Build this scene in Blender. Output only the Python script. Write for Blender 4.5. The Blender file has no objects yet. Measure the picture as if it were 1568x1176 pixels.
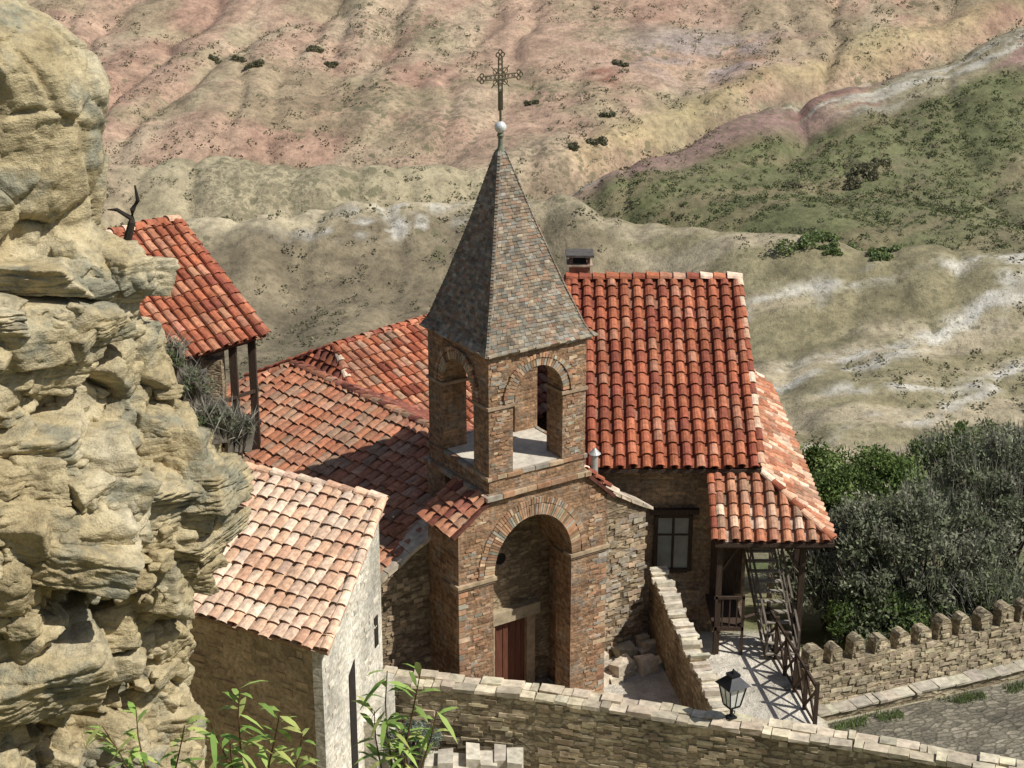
import bpy, bmesh, math, random
import numpy as np
from mathutils import Vector, Matrix, noise
random.seed(7); rng=np.random.default_rng(7)
V=Vector
R=random.uniform

# ------------------------------------------------------------------ scene / camera / light
sc=bpy.context.scene
sc.view_settings.view_transform='Standard'; sc.view_settings.look='None'; sc.view_settings.exposure=0
cam=bpy.data.cameras.new('camera'); co=bpy.data.objects.new('camera',cam); sc.collection.objects.link(co)
co.location=(0,0,19.8); co.rotation_euler=(math.radians(70),0,0); cam.lens=59.7; cam.sensor_width=36; cam.clip_end=5000
sc.camera=co
el=math.radians(50); az=V((.94,-.34)).normalized()
D=V((az.x*math.cos(el),az.y*math.cos(el),math.sin(el)))
sl=bpy.data.lights.new('sun','SUN'); sl.energy=5.0; sl.angle=math.radians(.5); sl.color=(1,.97,.91)
so=bpy.data.objects.new('sun',sl); so.rotation_euler=D.to_track_quat('Z','Y').to_euler(); so.location=(30,-10,50); sc.collection.objects.link(so)
w=bpy.data.worlds.new("World"); sc.world=w; w.use_nodes=True
nt=w.node_tree; bg=nt.nodes['Background']; sky=nt.nodes.new('ShaderNodeTexSky'); sky.sky_type='NISHITA'; sky.sun_disc=False
sky.sun_elevation=el; sky.sun_rotation=math.atan2(az.x,az.y); nt.links.new(sky.outputs[0],bg.inputs[0]); bg.inputs[1].default_value=.095

# ------------------------------------------------------------------ materials
class NT:
    def __init__(s,name,rough=.9):
        s.m=bpy.data.materials.new(name); s.m.use_nodes=True; s.t=s.m.node_tree
        s.b=s.t.nodes['Principled BSDF']; s.b.inputs['Roughness'].default_value=rough
        s.b.inputs['Specular IOR Level'].default_value=.2
    def n(s,ty,**k):
        x=s.t.nodes.new(ty)
        for a,v in k.items(): setattr(x,a,v)
        return x
    def l(s,a,b): s.t.links.new(a,b)
    def noise(s,vec,scale,detail=6,rough=.6):
        x=s.n('ShaderNodeTexNoise'); x.inputs['Scale'].default_value=scale; x.inputs['Detail'].default_value=detail; x.inputs['Roughness'].default_value=rough
        if vec: s.l(vec,x.inputs['Vector'])
        return x
    def ramp(s,fac,stops):
        x=s.n('ShaderNodeValToRGB'); e=x.color_ramp.elements
        while len(e)<len(stops): e.new(.5)
        for i,(p,c) in enumerate(stops):
            e[i].position=p; e[i].color=(c[0],c[1],c[2],1) if not isinstance(c,(int,float)) else (c,c,c,1)
        s.l(fac,x.inputs[0]); return x.outputs[0]
    def mix(s,a,b,fac,mode='MIX'):
        x=s.n('ShaderNodeMix',data_type='RGBA',blend_type=mode)
        for v,i in ((fac,0),(a,6),(b,7)):
            if isinstance(v,(int,float)): x.inputs[i].default_value=v
            elif isinstance(v,tuple): x.inputs[i].default_value=(*v,1)
            else: s.l(v,x.inputs[i])
        return x.outputs[2]
    def math(s,op,a,b=0.0):
        x=s.n('ShaderNodeMath',operation=op)
        for i,v in enumerate((a,b)):
            if isinstance(v,(int,float)): x.inputs[i].default_value=v
            else: s.l(v,x.inputs[i])
        return x.outputs[0]
    def bump(s,h,st=.5,d=.03):
        x=s.n('ShaderNodeBump'); x.inputs['Strength'].default_value=st; x.inputs['Distance'].default_value=d
        s.l(h,x.inputs['Height']); s.l(x.outputs[0],s.b.inputs['Normal'])
    def col(s,c): s.l(c,s.b.inputs['Base Color'])

def distort(t,uv,scale,amt):
    nz=t.noise(uv,scale,1)
    sub=t.n('ShaderNodeVectorMath',operation='SUBTRACT'); t.l(nz.outputs['Color'],sub.inputs[0]); sub.inputs[1].default_value=(.5,.5,.5)
    sc_=t.n('ShaderNodeVectorMath',operation='SCALE'); t.l(sub.outputs[0],sc_.inputs[0]); sc_.inputs['Scale'].default_value=amt
    ad=t.n('ShaderNodeVectorMath',operation='ADD'); t.l(uv,ad.inputs[0]); t.l(sc_.outputs[0],ad.inputs[1]); return ad.outputs[0]

def brick_mat(name,c1,c2,mort,bw=.32,bh=.085,dist=.05,ms=.011,grey=(.30,.27,.22)):
    t=NT(name); uv=t.n('ShaderNodeUVMap').outputs[0]; p=distort(t,uv,2.5,dist)
    b=t.n('ShaderNodeTexBrick'); t.l(p,b.inputs['Vector']); b.offset=.43; b.squash=1.5; b.squash_frequency=3
    for k,v in (('Scale',1),('Brick Width',bw),('Row Height',bh),('Mortar Size',ms),('Mortar Smooth',.4),('Bias',-.1)): b.inputs[k].default_value=v
    b.inputs['Color1'].default_value=(*c1,1); b.inputs['Color2'].default_value=(*c2,1); b.inputs['Mortar'].default_value=(*mort,1)
    obj=t.n('ShaderNodeTexCoord').outputs['Object']
    n1=t.noise(obj,1.1,5); n2=t.noise(obj,9,4); n5=t.noise(obj,2.3,4,.7)
    c=t.mix(b.outputs['Color'],grey,t.ramp(n5.outputs[0],[(.5,0.),(.62,.55)]))
    c=t.mix(c,t.ramp(n1.outputs[0],[(.3,(.60,.56,.52)),(.5,(.95,.95,.95)),(.7,(1.35,1.30,1.22))]),1.0,'MULTIPLY')
    c=t.mix(c,t.ramp(n2.outputs[0],[(.3,.5),(.72,1.45)]),1.0,'MULTIPLY'); t.col(c)
    h=t.math('SUBTRACT',n2.outputs[0],t.math('MULTIPLY',b.outputs['Fac'],.8)); t.bump(h,1,.05)
    return t.m

def rubble_mat(name,stops,mort,sx=4,sy=8,edge=.06,bumpd=.05,rot=0):
    t=NT(name); uv=t.n('ShaderNodeUVMap').outputs[0]; p=distort(t,uv,1.7,.14)
    m0=t.n('ShaderNodeMapping'); m0.inputs['Rotation'].default_value=(0,0,rot); t.l(p,m0.inputs[0])
    mp=t.n('ShaderNodeMapping'); mp.inputs['Scale'].default_value=(sx,sy,1); t.l(m0.outputs[0],mp.inputs[0])
    v=t.n('ShaderNodeTexVoronoi',voronoi_dimensions='2D'); t.l(mp.outputs[0],v.inputs['Vector']); v.inputs['Scale'].default_value=1; v.inputs['Randomness'].default_value=.9
    e=t.n('ShaderNodeTexVoronoi',voronoi_dimensions='2D',feature='DISTANCE_TO_EDGE'); t.l(mp.outputs[0],e.inputs['Vector']); e.inputs['Scale'].default_value=1; e.inputs['Randomness'].default_value=.9
    sp=t.n('ShaderNodeSeparateColor'); t.l(v.outputs['Color'],sp.inputs[0])
    c=t.ramp(sp.outputs[0],stops)
    m=t.ramp(e.outputs['Distance'],[(0,.85),(edge,.7),(edge*2.6,0.)])
    c=t.mix(c,mort,m)
    obj=t.n('ShaderNodeTexCoord').outputs['Object']
    n1=t.noise(obj,.9,5); n2=t.noise(obj,11,5,.7)
    c=t.mix(c,t.ramp(n1.outputs[0],[(.3,.6),(.7,1.35)]),1.0,'MULTIPLY')
    c=t.mix(c,t.ramp(n2.outputs[0],[(.3,.55),(.72,1.4)]),1.0,'MULTIPLY'); t.col(c)
    h=t.math('ADD',t.math('MINIMUM',e.outputs['Distance'],.2),t.math('MULTIPLY',n2.outputs[0],.4)); t.bump(h,.8,bumpd*1.6)
    return t.m

def attr_mat(name,ns=6,lo=.65,hi=1.3,rough=.85,b=.4,bd=.02,trans=0,big=(.8,1.15)):
    t=NT(name,rough); a=t.n('ShaderNodeAttribute'); a.attribute_name='Col'
    obj=t.n('ShaderNodeTexCoord').outputs['Object']; n=t.noise(obj,ns,5); n0=t.noise(obj,ns*.12,3)
    c=t.mix(a.outputs['Color'],t.ramp(n.outputs[0],[(.3,lo),(.7,hi)]),1.0,'MULTIPLY')
    c=t.mix(c,t.ramp(n0.outputs[0],[(.3,big[0]),(.7,big[1])]),1.0,'MULTIPLY'); t.col(c)
    if b: t.bump(n.outputs[0],b,bd)
    if trans:
        tr=t.n('ShaderNodeBsdfTranslucent'); t.l(c,tr.inputs[0]); ms=t.n('ShaderNodeMixShader'); ms.inputs[0].default_value=trans
        t.l(t.b.outputs[0],ms.inputs[1]); t.l(tr.outputs[0],ms.inputs[2]); t.l(ms.outputs[0],t.t.nodes['Material Output'].inputs[0])
    return t.m

def plain(name,c,rough=.8,metal=0,ns=5,lo=.75,hi=1.2,stretch=(1,1,1)):
    t=NT(name,rough); t.b.inputs['Metallic'].default_value=metal
    obj=t.n('ShaderNodeTexCoord').outputs['Object']; mp=t.n('ShaderNodeMapping'); mp.inputs['Scale'].default_value=stretch; t.l(obj,mp.inputs[0])
    n=t.noise(mp.outputs[0],ns,6,.65); t.col(t.mix(c,t.ramp(n.outputs[0],[(.3,lo),(.7,hi)]),1.0,'MULTIPLY')); t.bump(n.outputs[0],.3,.02); return t.m

M_tower=brick_mat('tower_brick',(.43,.25,.14),(.20,.115,.065),(.34,.25,.16),.25,.075,.05,.010)
M_chapel=rubble_mat('chapel_rubble',[(0,(.18,.13,.08)),(.5,(.30,.22,.14)),(1,(.42,.33,.21))],(.20,.155,.10),3.6,10)
M_wall=rubble_mat('wall_rubble',[(0,(.22,.175,.11)),(.5,(.34,.275,.175)),(1,(.47,.40,.27))],(.20,.165,.11),3.2,8.5)
M_house=brick_mat('house_stone',(.36,.24,.15),(.18,.125,.085),(.32,.255,.175),.36,.11,.1)
M_tan=rubble_mat('tan_rendered_stone',[(0,(.46,.36,.235)),(1,(.58,.47,.32))],(.50,.40,.275),3,7,.1,.02)
M_white=rubble_mat('limewashed_stone',[(0,(.60,.55,.44)),(.5,(.66,.61,.50)),(1,(.70,.65,.55))],(.57,.52,.42),2.6,6,.05,.015)
M_cob=rubble_mat('lane_setts',[(0,(.13,.115,.085)),(.5,(.20,.175,.13)),(1,(.30,.26,.195))],(.12,.11,.075),3.2,7,.07,.06,-math.radians(20))
M_attr=attr_mat('coloured_stone_pieces')
M_tile=attr_mat('roof_tile',9,.62,1.3,.85,.4,.012,0,(.8,1.18))
M_leaf=attr_mat('foliage',3,.8,1.2,.7,0,0,.3)
M_wood=plain('dark_wood',(.06,.04,.028),.8,0,6,.5,1.5,(6,6,.8))
M_wwood=plain('weathered_wood',(.30,.265,.21),.85,0,6,.6,1.3,(5,5,1.5))
M_door=plain('brown_door',(.13,.05,.03),.7,0,6,.6,1.3,(8,8,.6))
M_iron=plain('black_iron',(.03,.03,.032),.5,.6)
M_bronze=plain('weathered_cross_metal',(.11,.09,.055),.6,.3)
M_grey=plain('grey_painted_metal',(.42,.42,.40),.5,.2)
M_ball=plain('pale_ball_metal',(.75,.74,.68),.3,.3)
M_pale=plain('sunlit_floor_tone',(.58,.52,.42),.9,0,5,.7,1.2)  # pale tone stands in for sunlight on the belfry floor stone
M_pane=plain('curtained_pane',(.26,.26,.23),.15,0,2,.7,1.2)
M_dark=plain('opening_shade',(.03,.025,.02),.9)  # near-black colour stands in for the shade inside openings

# ------------------------------------------------------------------ mesh helpers
def link(o,parent=None):
    sc.collection.objects.link(o)
    if parent: o.parent=parent
    return o
def empty(name,loc=(0,0,0),rz=0):
    e=bpy.data.objects.new(name,None); e.location=loc; e.rotation_euler=(0,0,rz); e.empty_display_size=.3
    sc.collection.objects.link(e); return e
class MB:
    def __init__(s): s.v=[]; s.f=[]; s.c=[]
    def poly(s,pts,col=(.5,.5,.5)):
        i=len(s.v); s.v+= [tuple(p) for p in pts]; s.f.append(tuple(range(i,i+len(pts)))); s.c.append(col)
    def obox(s,o,ex,ey,ez,col=(.5,.5,.5)):
        o,ex,ey,ez=map(V,(o,ex,ey,ez)); i=len(s.v)
        for a in (0,1):
            for b in (0,1):
                for c in (0,1): s.v.append(tuple(o+ex*a+ey*b+ez*c))
        if ex.cross(ey).dot(ez)<0: F=[(0,2,3,1),(4,5,7,6),(0,1,5,4),(2,6,7,3),(0,4,6,2),(1,3,7,5)]
        else: F=[(0,1,3,2),(4,6,7,5),(0,4,5,1),(2,3,7,6),(0,2,6,4),(1,5,7,3)]
        for f in F: s.f.append(tuple(i+k for k in f)); s.c.append(col)
    def rock(s,o,ex,ey,ez,col=(.5,.5,.5),j=.12):
        n0=len(s.v); s.obox(o,ex,ey,ez,col); L=(V(ex).length+V(ey).length+V(ez).length)/3*j
        for k in range(n0,len(s.v)): p=s.v[k]; s.v[k]=(p[0]+R(-L,L),p[1]+R(-L,L),p[2]+R(-L,L)*.6)
    def box(s,x0,x1,y0,y1,z0,z1,col=(.5,.5,.5)): s.obox((x0,y0,z0),(x1-x0,0,0),(0,y1-y0,0),(0,0,z1-z0),col)
    def prism(s,poly,fn,d0,d1,col=(.5,.5,.5)):
        A=[fn(p,d0) for p in poly]; B=[fn(p,d1) for p in poly]; n=len(poly)
        s.poly(A,col); s.poly(B[::-1],col)
        for i in range(n):
            j=(i+1)%n; s.poly([A[j],A[i],B[i],B[j]],col)
    def tube(s,pts,rad,n=6,col=(.5,.5,.5)):
        pts=[V(p) for p in pts]; 
        if not hasattr(rad,'__len__'): rad=[rad]*len(pts)
        i0=len(s.v)
        for k,p in enumerate(pts):
            t=(pts[min(k+1,len(pts)-1)]-pts[max(k-1,0)]).normalized()
            a=t.orthogonal().normalized() if abs(t.z)>.95 else t.cross(V((0,0,1))).normalized(); b=t.cross(a)
            for j in range(n):
                th=2*math.pi*j/n; s.v.append(tuple(p+(a*math.cos(th)+b*math.sin(th))*rad[k]))
        for k in range(len(pts)-1):
            for j in range(n):
                q=(j+1)%n; s.f.append((i0+k*n+j,i0+k*n+q,i0+(k+1)*n+q,i0+(k+1)*n+j)); s.c.append(col)
        s.f.append(tuple(i0+j for j in range(n))[::-1]); s.c.append(col)
        e=i0+(len(pts)-1)*n; s.f.append(tuple(e+j for j in range(n))); s.c.append(col)
    def build(s,name,mat,parent=None,smooth=False):
        me=bpy.data.meshes.new(name); me.from_pydata(s.v,[],s.f); me.update()
        bm=bmesh.new(); bm.from_mesh(me); 
        if len(s.f)<20000: bmesh.ops.recalc_face_normals(bm,faces=bm.faces)
        bm.to_mesh(me); bm.free()
        nl=len(me.loops); co_=np.empty(len(me.vertices)*3); me.vertices.foreach_get('co',co_); co_=co_.reshape(-1,3)
        vi=np.empty(nl,int); me.loops.foreach_get('vertex_index',vi)
        npoly=len(me.polygons); nr=np.empty(npoly*3); me.polygons.foreach_get('normal',nr); nr=nr.reshape(-1,3)
        tot=np.empty(npoly,int); me.polygons.foreach_get('loop_total',tot)
        ln=np.repeat(nr,tot,axis=0); P=co_[vi]
        h=np.hypot(ln[:,0],ln[:,1])+1e-9; tx=-ln[:,1]/h; ty=ln[:,0]/h; flat=np.abs(ln[:,2])>.8
        u=np.where(flat,P[:,0],P[:,0]*tx+P[:,1]*ty); vv=np.where(flat,P[:,1],P[:,2])
        uv=me.uv_layers.new(name='UVMap'); uv.data.foreach_set('uv',np.stack([u,vv],1).ravel())
        ca=me.color_attributes.new('Col','FLOAT_COLOR','CORNER')
        cc=np.array([tuple(c[:3])+(1,) for c in s.c]); ca.data.foreach_set('color',np.repeat(cc,tot,axis=0).ravel())
        if smooth: me.polygons.foreach_set('use_smooth',[True]*npoly)
        me.materials.append(mat); o=bpy.data.objects.new(name,me); return link(o,parent)

def jc(c,a=.2):
    k=R(1-a,1+a); return tuple(max(0,x*k*R(1-a*.11,1+a*.11)) for x in c)
RED=[(.37,.12,.062),(.31,.092,.05),(.42,.15,.08),(.27,.082,.05),(.42,.19,.115),(.39,.13,.065),(.34,.11,.058)]
ORG=[(.46,.20,.11),(.49,.24,.14),(.42,.17,.095),(.44,.25,.16),(.36,.165,.10),(.40,.165,.09),(.34,.21,.135)]
PAL=[(.70,.46,.31),(.73,.52,.37),(.66,.41,.265),(.75,.57,.42),(.62,.37,.24),(.70,.49,.35)]
DRK=[(.26,.09,.06),(.21,.075,.05),(.31,.12,.08),(.18,.065,.045)]

def tile(mb,P,e,s,n,R0,R1,L,col,seg=5,hh=.75,tilt=.04):
    i=len(mb.v)
    for (v_,r,lift) in ((0,R0,tilt),(L,R1,0)):
        for k in range(seg+1):
            a=math.pi*k/seg; mb.v.append(tuple(P+e*(r*math.cos(a))+s*v_+n*(r*hh*math.sin(a)+lift)))
    for k in range(seg+1):
        a=math.pi*k/seg; mb.v.append(tuple(P+e*(R0*.8*math.cos(a))+n*(R0*hh*.74*math.sin(a)+tilt)))
    m=seg+1
    for k in range(seg):
        mb.f.append((i+k,i+k+1,i+m+k+1,i+m+k)); mb.c.append(col)
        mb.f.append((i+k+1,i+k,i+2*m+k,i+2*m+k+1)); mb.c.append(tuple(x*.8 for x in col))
def roof(name,poly,e,parent,w=.3,L=.36,pal=RED,cover=.46,deck=(.13,.05,.035),jit=.012,hh=.75,pans=True,thick=.08,var=.18):
    poly=[V(p) for p in poly]; e=V(e).normalized()
    n=V((0,0,0))
    for i in range(len(poly)):
        a=poly[i]; b=poly[(i+1)%len(poly)]; n+=V(((a.y-b.y)*(a.z+b.z),(a.z-b.z)*(a.x+b.x),(a.x-b.x)*(a.y+b.y)))
    n.normalize()
    if n.z<0: n=-n
    e=(e-n*e.dot(n)).normalized()
    s=n.cross(e)
    if s.z<0: s=-s
    p0=poly[0]; q=[((p-p0).dot(e),(p-p0).dot(s)) for p in poly]
    dk=MB(); dk.prism(poly,lambda p,d:p-n*d,0,thick,deck); dk.build(name+'_deck',M_tile,parent)
    mb=MB(); us=[a[0] for a in q]; u0,u1=min(us),max(us); nc=max(1,round((u1-u0)/w)); ww=(u1-u0)/nc
    def rng_v(u):
        vs=[]
        for i in range(len(q)):
            a=q[i]; b=q[(i+1)%len(q)]
            if (a[0]-u)*(b[0]-u)<0: vs.append(a[1]+(b[1]-a[1])*(u-a[0])/(b[0]-a[0]))
        return (min(vs),max(vs)) if len(vs)>1 else None
    for kind in ((0,1) if pans else (0,)):
        for c in range(nc+(0 if kind==0 else -1)):
            u=u0+ww*(c+.5+(.5 if kind else 0)); r_=rng_v(u)
            if not r_: continue
            v=r_[0]-.04+R(-.03,.03); cs=R(-jit,jit)
            while v<r_[1]-.05:
                l=min(L*1.22,r_[1]-v+.02); col=jc(random.choice(pal),var*(2 if random.random()<.08 else 1))
                P=p0+e*(u+cs+R(-jit,jit))+s*(v+R(-jit,jit)*1.6)
                if kind==0:
                    ee=(e+s*R(-.06,.06)).normalized()
                    tile(mb,P+n*(.03+R(0,.012)),ee,s,n,ww*cover*R(.95,1.04),ww*cover*R(.78,.86),l,col,5,hh,.045)
                else:
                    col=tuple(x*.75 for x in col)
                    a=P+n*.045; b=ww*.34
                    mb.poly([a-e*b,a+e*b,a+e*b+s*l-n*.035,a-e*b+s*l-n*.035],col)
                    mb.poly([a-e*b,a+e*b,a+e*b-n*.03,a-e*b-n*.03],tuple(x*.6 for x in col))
                v+=L
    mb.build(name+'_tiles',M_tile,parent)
    return n
def caps(name,A,B,parent,r=.15,L=.36,pal=RED):
    A=V(A);B=V(B); d=(B-A); n_=max(1,round(d.length/L)); l=d.length/n_; s=d.normalized(); e=s.cross(V((0,0,1))).normalized(); n=e.cross(s)
    if n.z<0:n=-n
    mb=MB()
    for i in range(n_): tile(mb,A+s*(l*i)+n*R(-.01,.015)+e*R(-.012,.012),e,s,n,r,r*.85,l*1.15,jc(random.choice(pal),.2),6,.8,.035)
    mb.build(name,M_tile,parent)

# ------------------------------------------------------------------ value noise (numpy)
def hsh(i,j,s):
    a=np.sin(i*127.1+j*311.7+s*74.7)*43758.5453; return a-np.floor(a)
def vn(x,y,s=0):
    i=np.floor(x);j=np.floor(y);fx=x-i;fy=y-j; fx=fx*fx*(3-2*fx); fy=fy*fy*(3-2*fy)
    return (hsh(i,j,s)*(1-fx)+hsh(i+1,j,s)*fx)*(1-fy)+(hsh(i,j+1,s)*(1-fx)+hsh(i+1,j+1,s)*fx)*fy
def vn3(P,s=0):
    x,y,z=P[:,0],P[:,1],P[:,2]; k=np.floor(z); f=z-k; f=f*f*(3-2*f)
    def lay(kk):
        i=np.floor(x);j=np.floor(y);fx=x-i;fy=y-j; fx=fx*fx*(3-2*fx); fy=fy*fy*(3-2*fy); h=lambda a,b:(lambda q:q-np.floor(q))(np.sin(a*127.1+b*311.7+kk*191.3+s*74.7)*43758.5453)
        return (h(i,j)*(1-fx)+h(i+1,j)*fx)*(1-fy)+(h(i,j+1)*(1-fx)+h(i+1,j+1)*fx)*fy
    return lay(k)*(1-f)+lay(k+1)*f
def fbm(x,y,s=0,o=4):
    r=0;a=.5;t=0
    for k in range(o): r=r+a*vn(x*2**k+3.7*k,y*2**k+1.3*k,s+k*3); t+=a; a*=.5
    return r/t
def ss(a,b,x):
    t=np.clip((x-a)/(b-a),0,1); return t*t*(3-2*t)
def GY(x): return np.interp(x,[-20,5.3,14.2,29,45,60,90],[150,160,169.5,183,191,200,215])
def LY(x): return np.interp(x,[-20,5.3,10,20,29,45,60,90],[148,155,158,165,172,180,187,200])
def JY(x): return np.interp(x,[-60,2.7,9,18.6,30,43,80],[157,147,142,135,131,128,122])
def KY(x): return np.interp(x,[-60,-22,-14,-5,4,14],[136,141,145,146,142,134])
def H(x,y):
    z=np.interp(y,[-300,-5,2,3,27,38.5,42,50,75,95,118,160,200,260,400,900],[24,18.3,18,17,-1.1,-1.1,-2.3,-5,-15,-22,-21.5,-18,-7,14,80,200])
    z=z-.5*ss(7.1,7.5,x)*ss(26,28,y)*(1-ss(40,44,y))
    z=z+3.6*(1-ss(-9.5,-6.8,x))*ss(27,31,y)*(1-ss(44,55,y))
    far=ss(60,110,y)
    z=z+far*((fbm(x/42,y/34,1,3)-.5)*5+(fbm(x/9,y/9,5)-.5)*1.4+(fbm(x/2.2,y/2.2,15,3)-.5)*.5)
    wx=(fbm(x/12,y/12,61,3)-.5)*7
    z=z-far*1.3*(1-np.abs(2*vn((x+wx-.25*y)/8.5,(y)/45,9)-1))**3*ss(158,168,y)
    z=z-far*.7*(1-np.abs(2*vn((x+wx)/4.5,(y)/22,19)-1))**3
    dg=y-GY(x); z=z+far*ss(-8,6,x)*(-3.0*np.exp(-(dg/2.6)**2)+.7*np.exp(-((dg+9)/7)**2))
    wv=(fbm(x/10,y/10,63,3)-.5)*3
    dj=y-JY(x)+wv; z=z+far*ss(-4,8,x)*(4.0*np.exp(-(dj/np.where(dj>0,3.6,9))**2)-2.4*np.exp(-((dj-8)/4.5)**2))
    dk=y-KY(x)+wv; z=z+far*(1-ss(0,12,x))*(3.8*np.exp(-(dk/np.where(dk>0,3.2,8))**2)-2.2*np.exp(-((dk-7)/4.5)**2))
    dm=y-(161+.08*x)+wv; z=z+far*(1-ss(-12,2,x))*(2.2*np.exp(-(dm/np.where(dm>0,3,7))**2)-1.2*np.exp(-((dm-6)/4)**2))
    return z
xs=np.concatenate([np.linspace(-900,-72,40),np.arange(-70,80,.5),np.linspace(82,900,40)])
ys=np.concatenate([np.linspace(-300,-12,15),np.arange(-10,216,.5),np.linspace(218,900,50)])
X,Y=np.meshgrid(xs,ys); Z=H(X,Y)
def terrain_cols(x,y):
    n1=fbm(x/14,y/10,21); n2=fbm(x/4,y/3,31); n3=fbm(x/30,y/22,41); n5=fbm(x/1.6,y/1.2,71,4)
    u=(x*.84+y*.54); v=(-x*.54+y*.84)
    st=fbm(u/22,v/2.2,81,4); st2=fbm(u/9,v/.9,91,3)
    def C(*c): return np.array(c)[None,None,:]
    def mixc(a,b,f): return a*(1-f[...,None])+b*f[...,None]
    red=C(.42,.285,.20); dred=C(.36,.225,.16); khaki=C(.37,.315,.20); olive=C(.135,.142,.064); mar=C(.27,.175,.145); tan=C(.44,.37,.245); wht=C(.64,.60,.51); brn=C(.19,.155,.10); och=C(.43,.34,.17)  # hill colours kept pale, distance haze is put into the colour
    col=mixc(np.broadcast_to(khaki,x.shape+(3,)),red,ss(.36,.55,n1*.4+n3*.4+.3*ss(152,172,y+.25*(x+10))-.02))
    col=mixc(col,dred,ss(.5,.66,fbm((x-.3*y)/9,y/26,101,4))*.85*ss(158,166,y))
    col=mixc(col,tan,ss(.55,.7,fbm((x-.3*y)/6,y/18,111,4))*.5)
    col=mixc(col,C(.29,.255,.15),ss(.5,.68,fbm(x/11,y/5,141,4))*.55)
    kh=np.exp(-(((x+15)/15)**2+((y-157-.1*x)/8)**2)); col=mixc(col,khaki*.97,np.clip(kh*2.2,0,1)*ss(.25,.5,n2*.5+.25))
    col=mixc(col,C(.36,.29,.26),np.clip(np.exp(-(((x-22)/8)**2+((y-193)/6)**2))*1.6,0,1)*.8*ss(.35,.5,n2))
    col=mixc(col,C(.37,.17,.12),np.exp(-(((x-10)/1.6)**2+((y-187+.9*(x-10))/4)**2))*ss(.4,.55,n5)*.8)
    dg=y-GY(x); dl=y-LY(x); r=ss(3,9,x); j=dg+(n2-.5)*4
    col=mixc(col,och,r*np.exp(-((j-4.5)/2.4)**2)*.6*ss(.3,.55,n1))
    below=r*(1-ss(.2,1.5,j)); col=mixc(col,mixc(np.broadcast_to(mar,x.shape+(3,)),khaki*.75,ss(.45,.62,st)),below)
    col=mixc(col,wht*.78,below*ss(.56,.68,st2*.5+st*.5)*.7)
    col=mixc(col,C(.28,.145,.12),below*ss(.6,.75,fbm(u/14,v/1.8,121,3))*.6)
    k=dl+(n1-.5)*6
    ol=r*(1-ss(-2,2.5,k)); rt=ss(38,58,x+(n1-.5)*20+(150-y)*.3)
    olc=mixc(mixc(np.broadcast_to(olive,x.shape+(3,)),C(.20,.17,.095),ss(.5,.66,st)),C(.30,.25,.16),rt*.5)
    col=mixc(col,olc,ol)
    dj=y-JY(x)+(n2-.5)*2.5
    inj=(1-ss(-.5,1.6,dj))*ss(2,9,x)
    col=mixc(col,mixc(np.broadcast_to(tan*.92,x.shape+(3,)),C(.26,.225,.13),ss(.42,.6,fbm(x/9,y/2.6,131,4))),inj)
    dkk=y-KY(x)+(n2-.5)*2.5
    ink=(1-ss(-3.5,-.8,dkk-(n1-.5)*4))*(1-ss(6,13,x)); col=mixc(col,mixc(np.broadcast_to(brn,x.shape+(3,)),C(.25,.205,.13),ss(.45,.6,n2)),ink)
    band=np.exp(-((dkk-.3)/2.6)**2)*(1-ss(-2,5,x)); col=mixc(col,tan*1.08,band*.85)
    for (cx,cy,a,b) in ((-10,144,4,1.1),(-12.5,140.5,5,1.0),(-8,142,3,.6)):
        col=mixc(col,wht*.9,np.clip(np.exp(-(((x-cx)/a)**2+((y-cy-.2*(x-cx))/b)**2))*1.8,0,1)*ss(.45,.58,n5)*.8)
    for pl in (([17,22.4,29.5,36.5,50],[100,105,108,115,122]),([15,25,32,39,50],[112,114.5,119,126,131]),([17,28.5,41,55],[117,118,125,132]),([20,30,40],[110,111.5,117]),([14,22,30],[124,125,127])):
        ty=np.interp(x,*pl); d=(y-ty+(n2-.5)*3.2+(n5-.5)*1.2)
        col=mixc(col,wht*.95,np.exp(-(d/.75)**2)*ss(pl[0][0],pl[0][0]+3,x)*ss(.40,.54,fbm(x/3.5,y/1.5,55)*.5+n5*.5)*.9)
    col=mixc(col,col*.62,ss(.5,.64,n5)*ss(60,90,y)*.6)
    near=1-ss(52,75,y); grn=mixc(np.broadcast_to(C(.22,.20,.11),x.shape+(3,)),C(.12,.14,.055),ss(.4,.6,n2)); col=mixc(col,grn,near)
    yard=(ss(27.5,28.5,y)*(1-ss(38.5,40,y))*ss(-7,-6,x)*(1-ss(7,7.4,x))); col=mixc(col,C(.58,.53,.44),yard)
    strip=(ss(33,34,y)*(1-ss(38.5,40,y))*ss(7,7.4,x)); col=mixc(col,C(.34,.30,.21),strip)
    veg=np.clip(.65+(n1-.5)*2.2,0,1)*ss(60,90,y)
    veg=np.where(kh>.35,1.0,veg); veg=np.maximum(veg,ol*1.0); veg=veg*(1-.35*inj)
    return col,veg
Cc,veg=terrain_cols(X,Y)
ny,nx=X.shape; me=bpy.data.meshes.new('terrain')
idx=np.arange(ny*nx).reshape(ny,nx); F=np.stack([idx[:-1,:-1],idx[:-1,1:],idx[1:,1:],idx[1:,:-1]],-1).reshape(-1,4)
me.vertices.add(ny*nx); me.vertices.foreach_set('co',np.stack([X,Y,Z],-1).ravel())
me.loops.add(F.size); me.loops.foreach_set('vertex_index',F.ravel()); me.polygons.add(len(F)); me.polygons.foreach_set('loop_start',np.arange(len(F))*4)
me.polygons.foreach_set('use_smooth',[True]*len(F)); me.update(calc_edges=True)
ca=me.color_attributes.new('Col','FLOAT_COLOR','POINT'); ca.data.foreach_set('color',np.concatenate([Cc,veg[...,None]],-1).ravel())
t=NT('hill_ground',.95); a=t.n('ShaderNodeAttribute'); a.attribute_name='Col'; obj=t.n('ShaderNodeTexCoord').outputs['Object']
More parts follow.
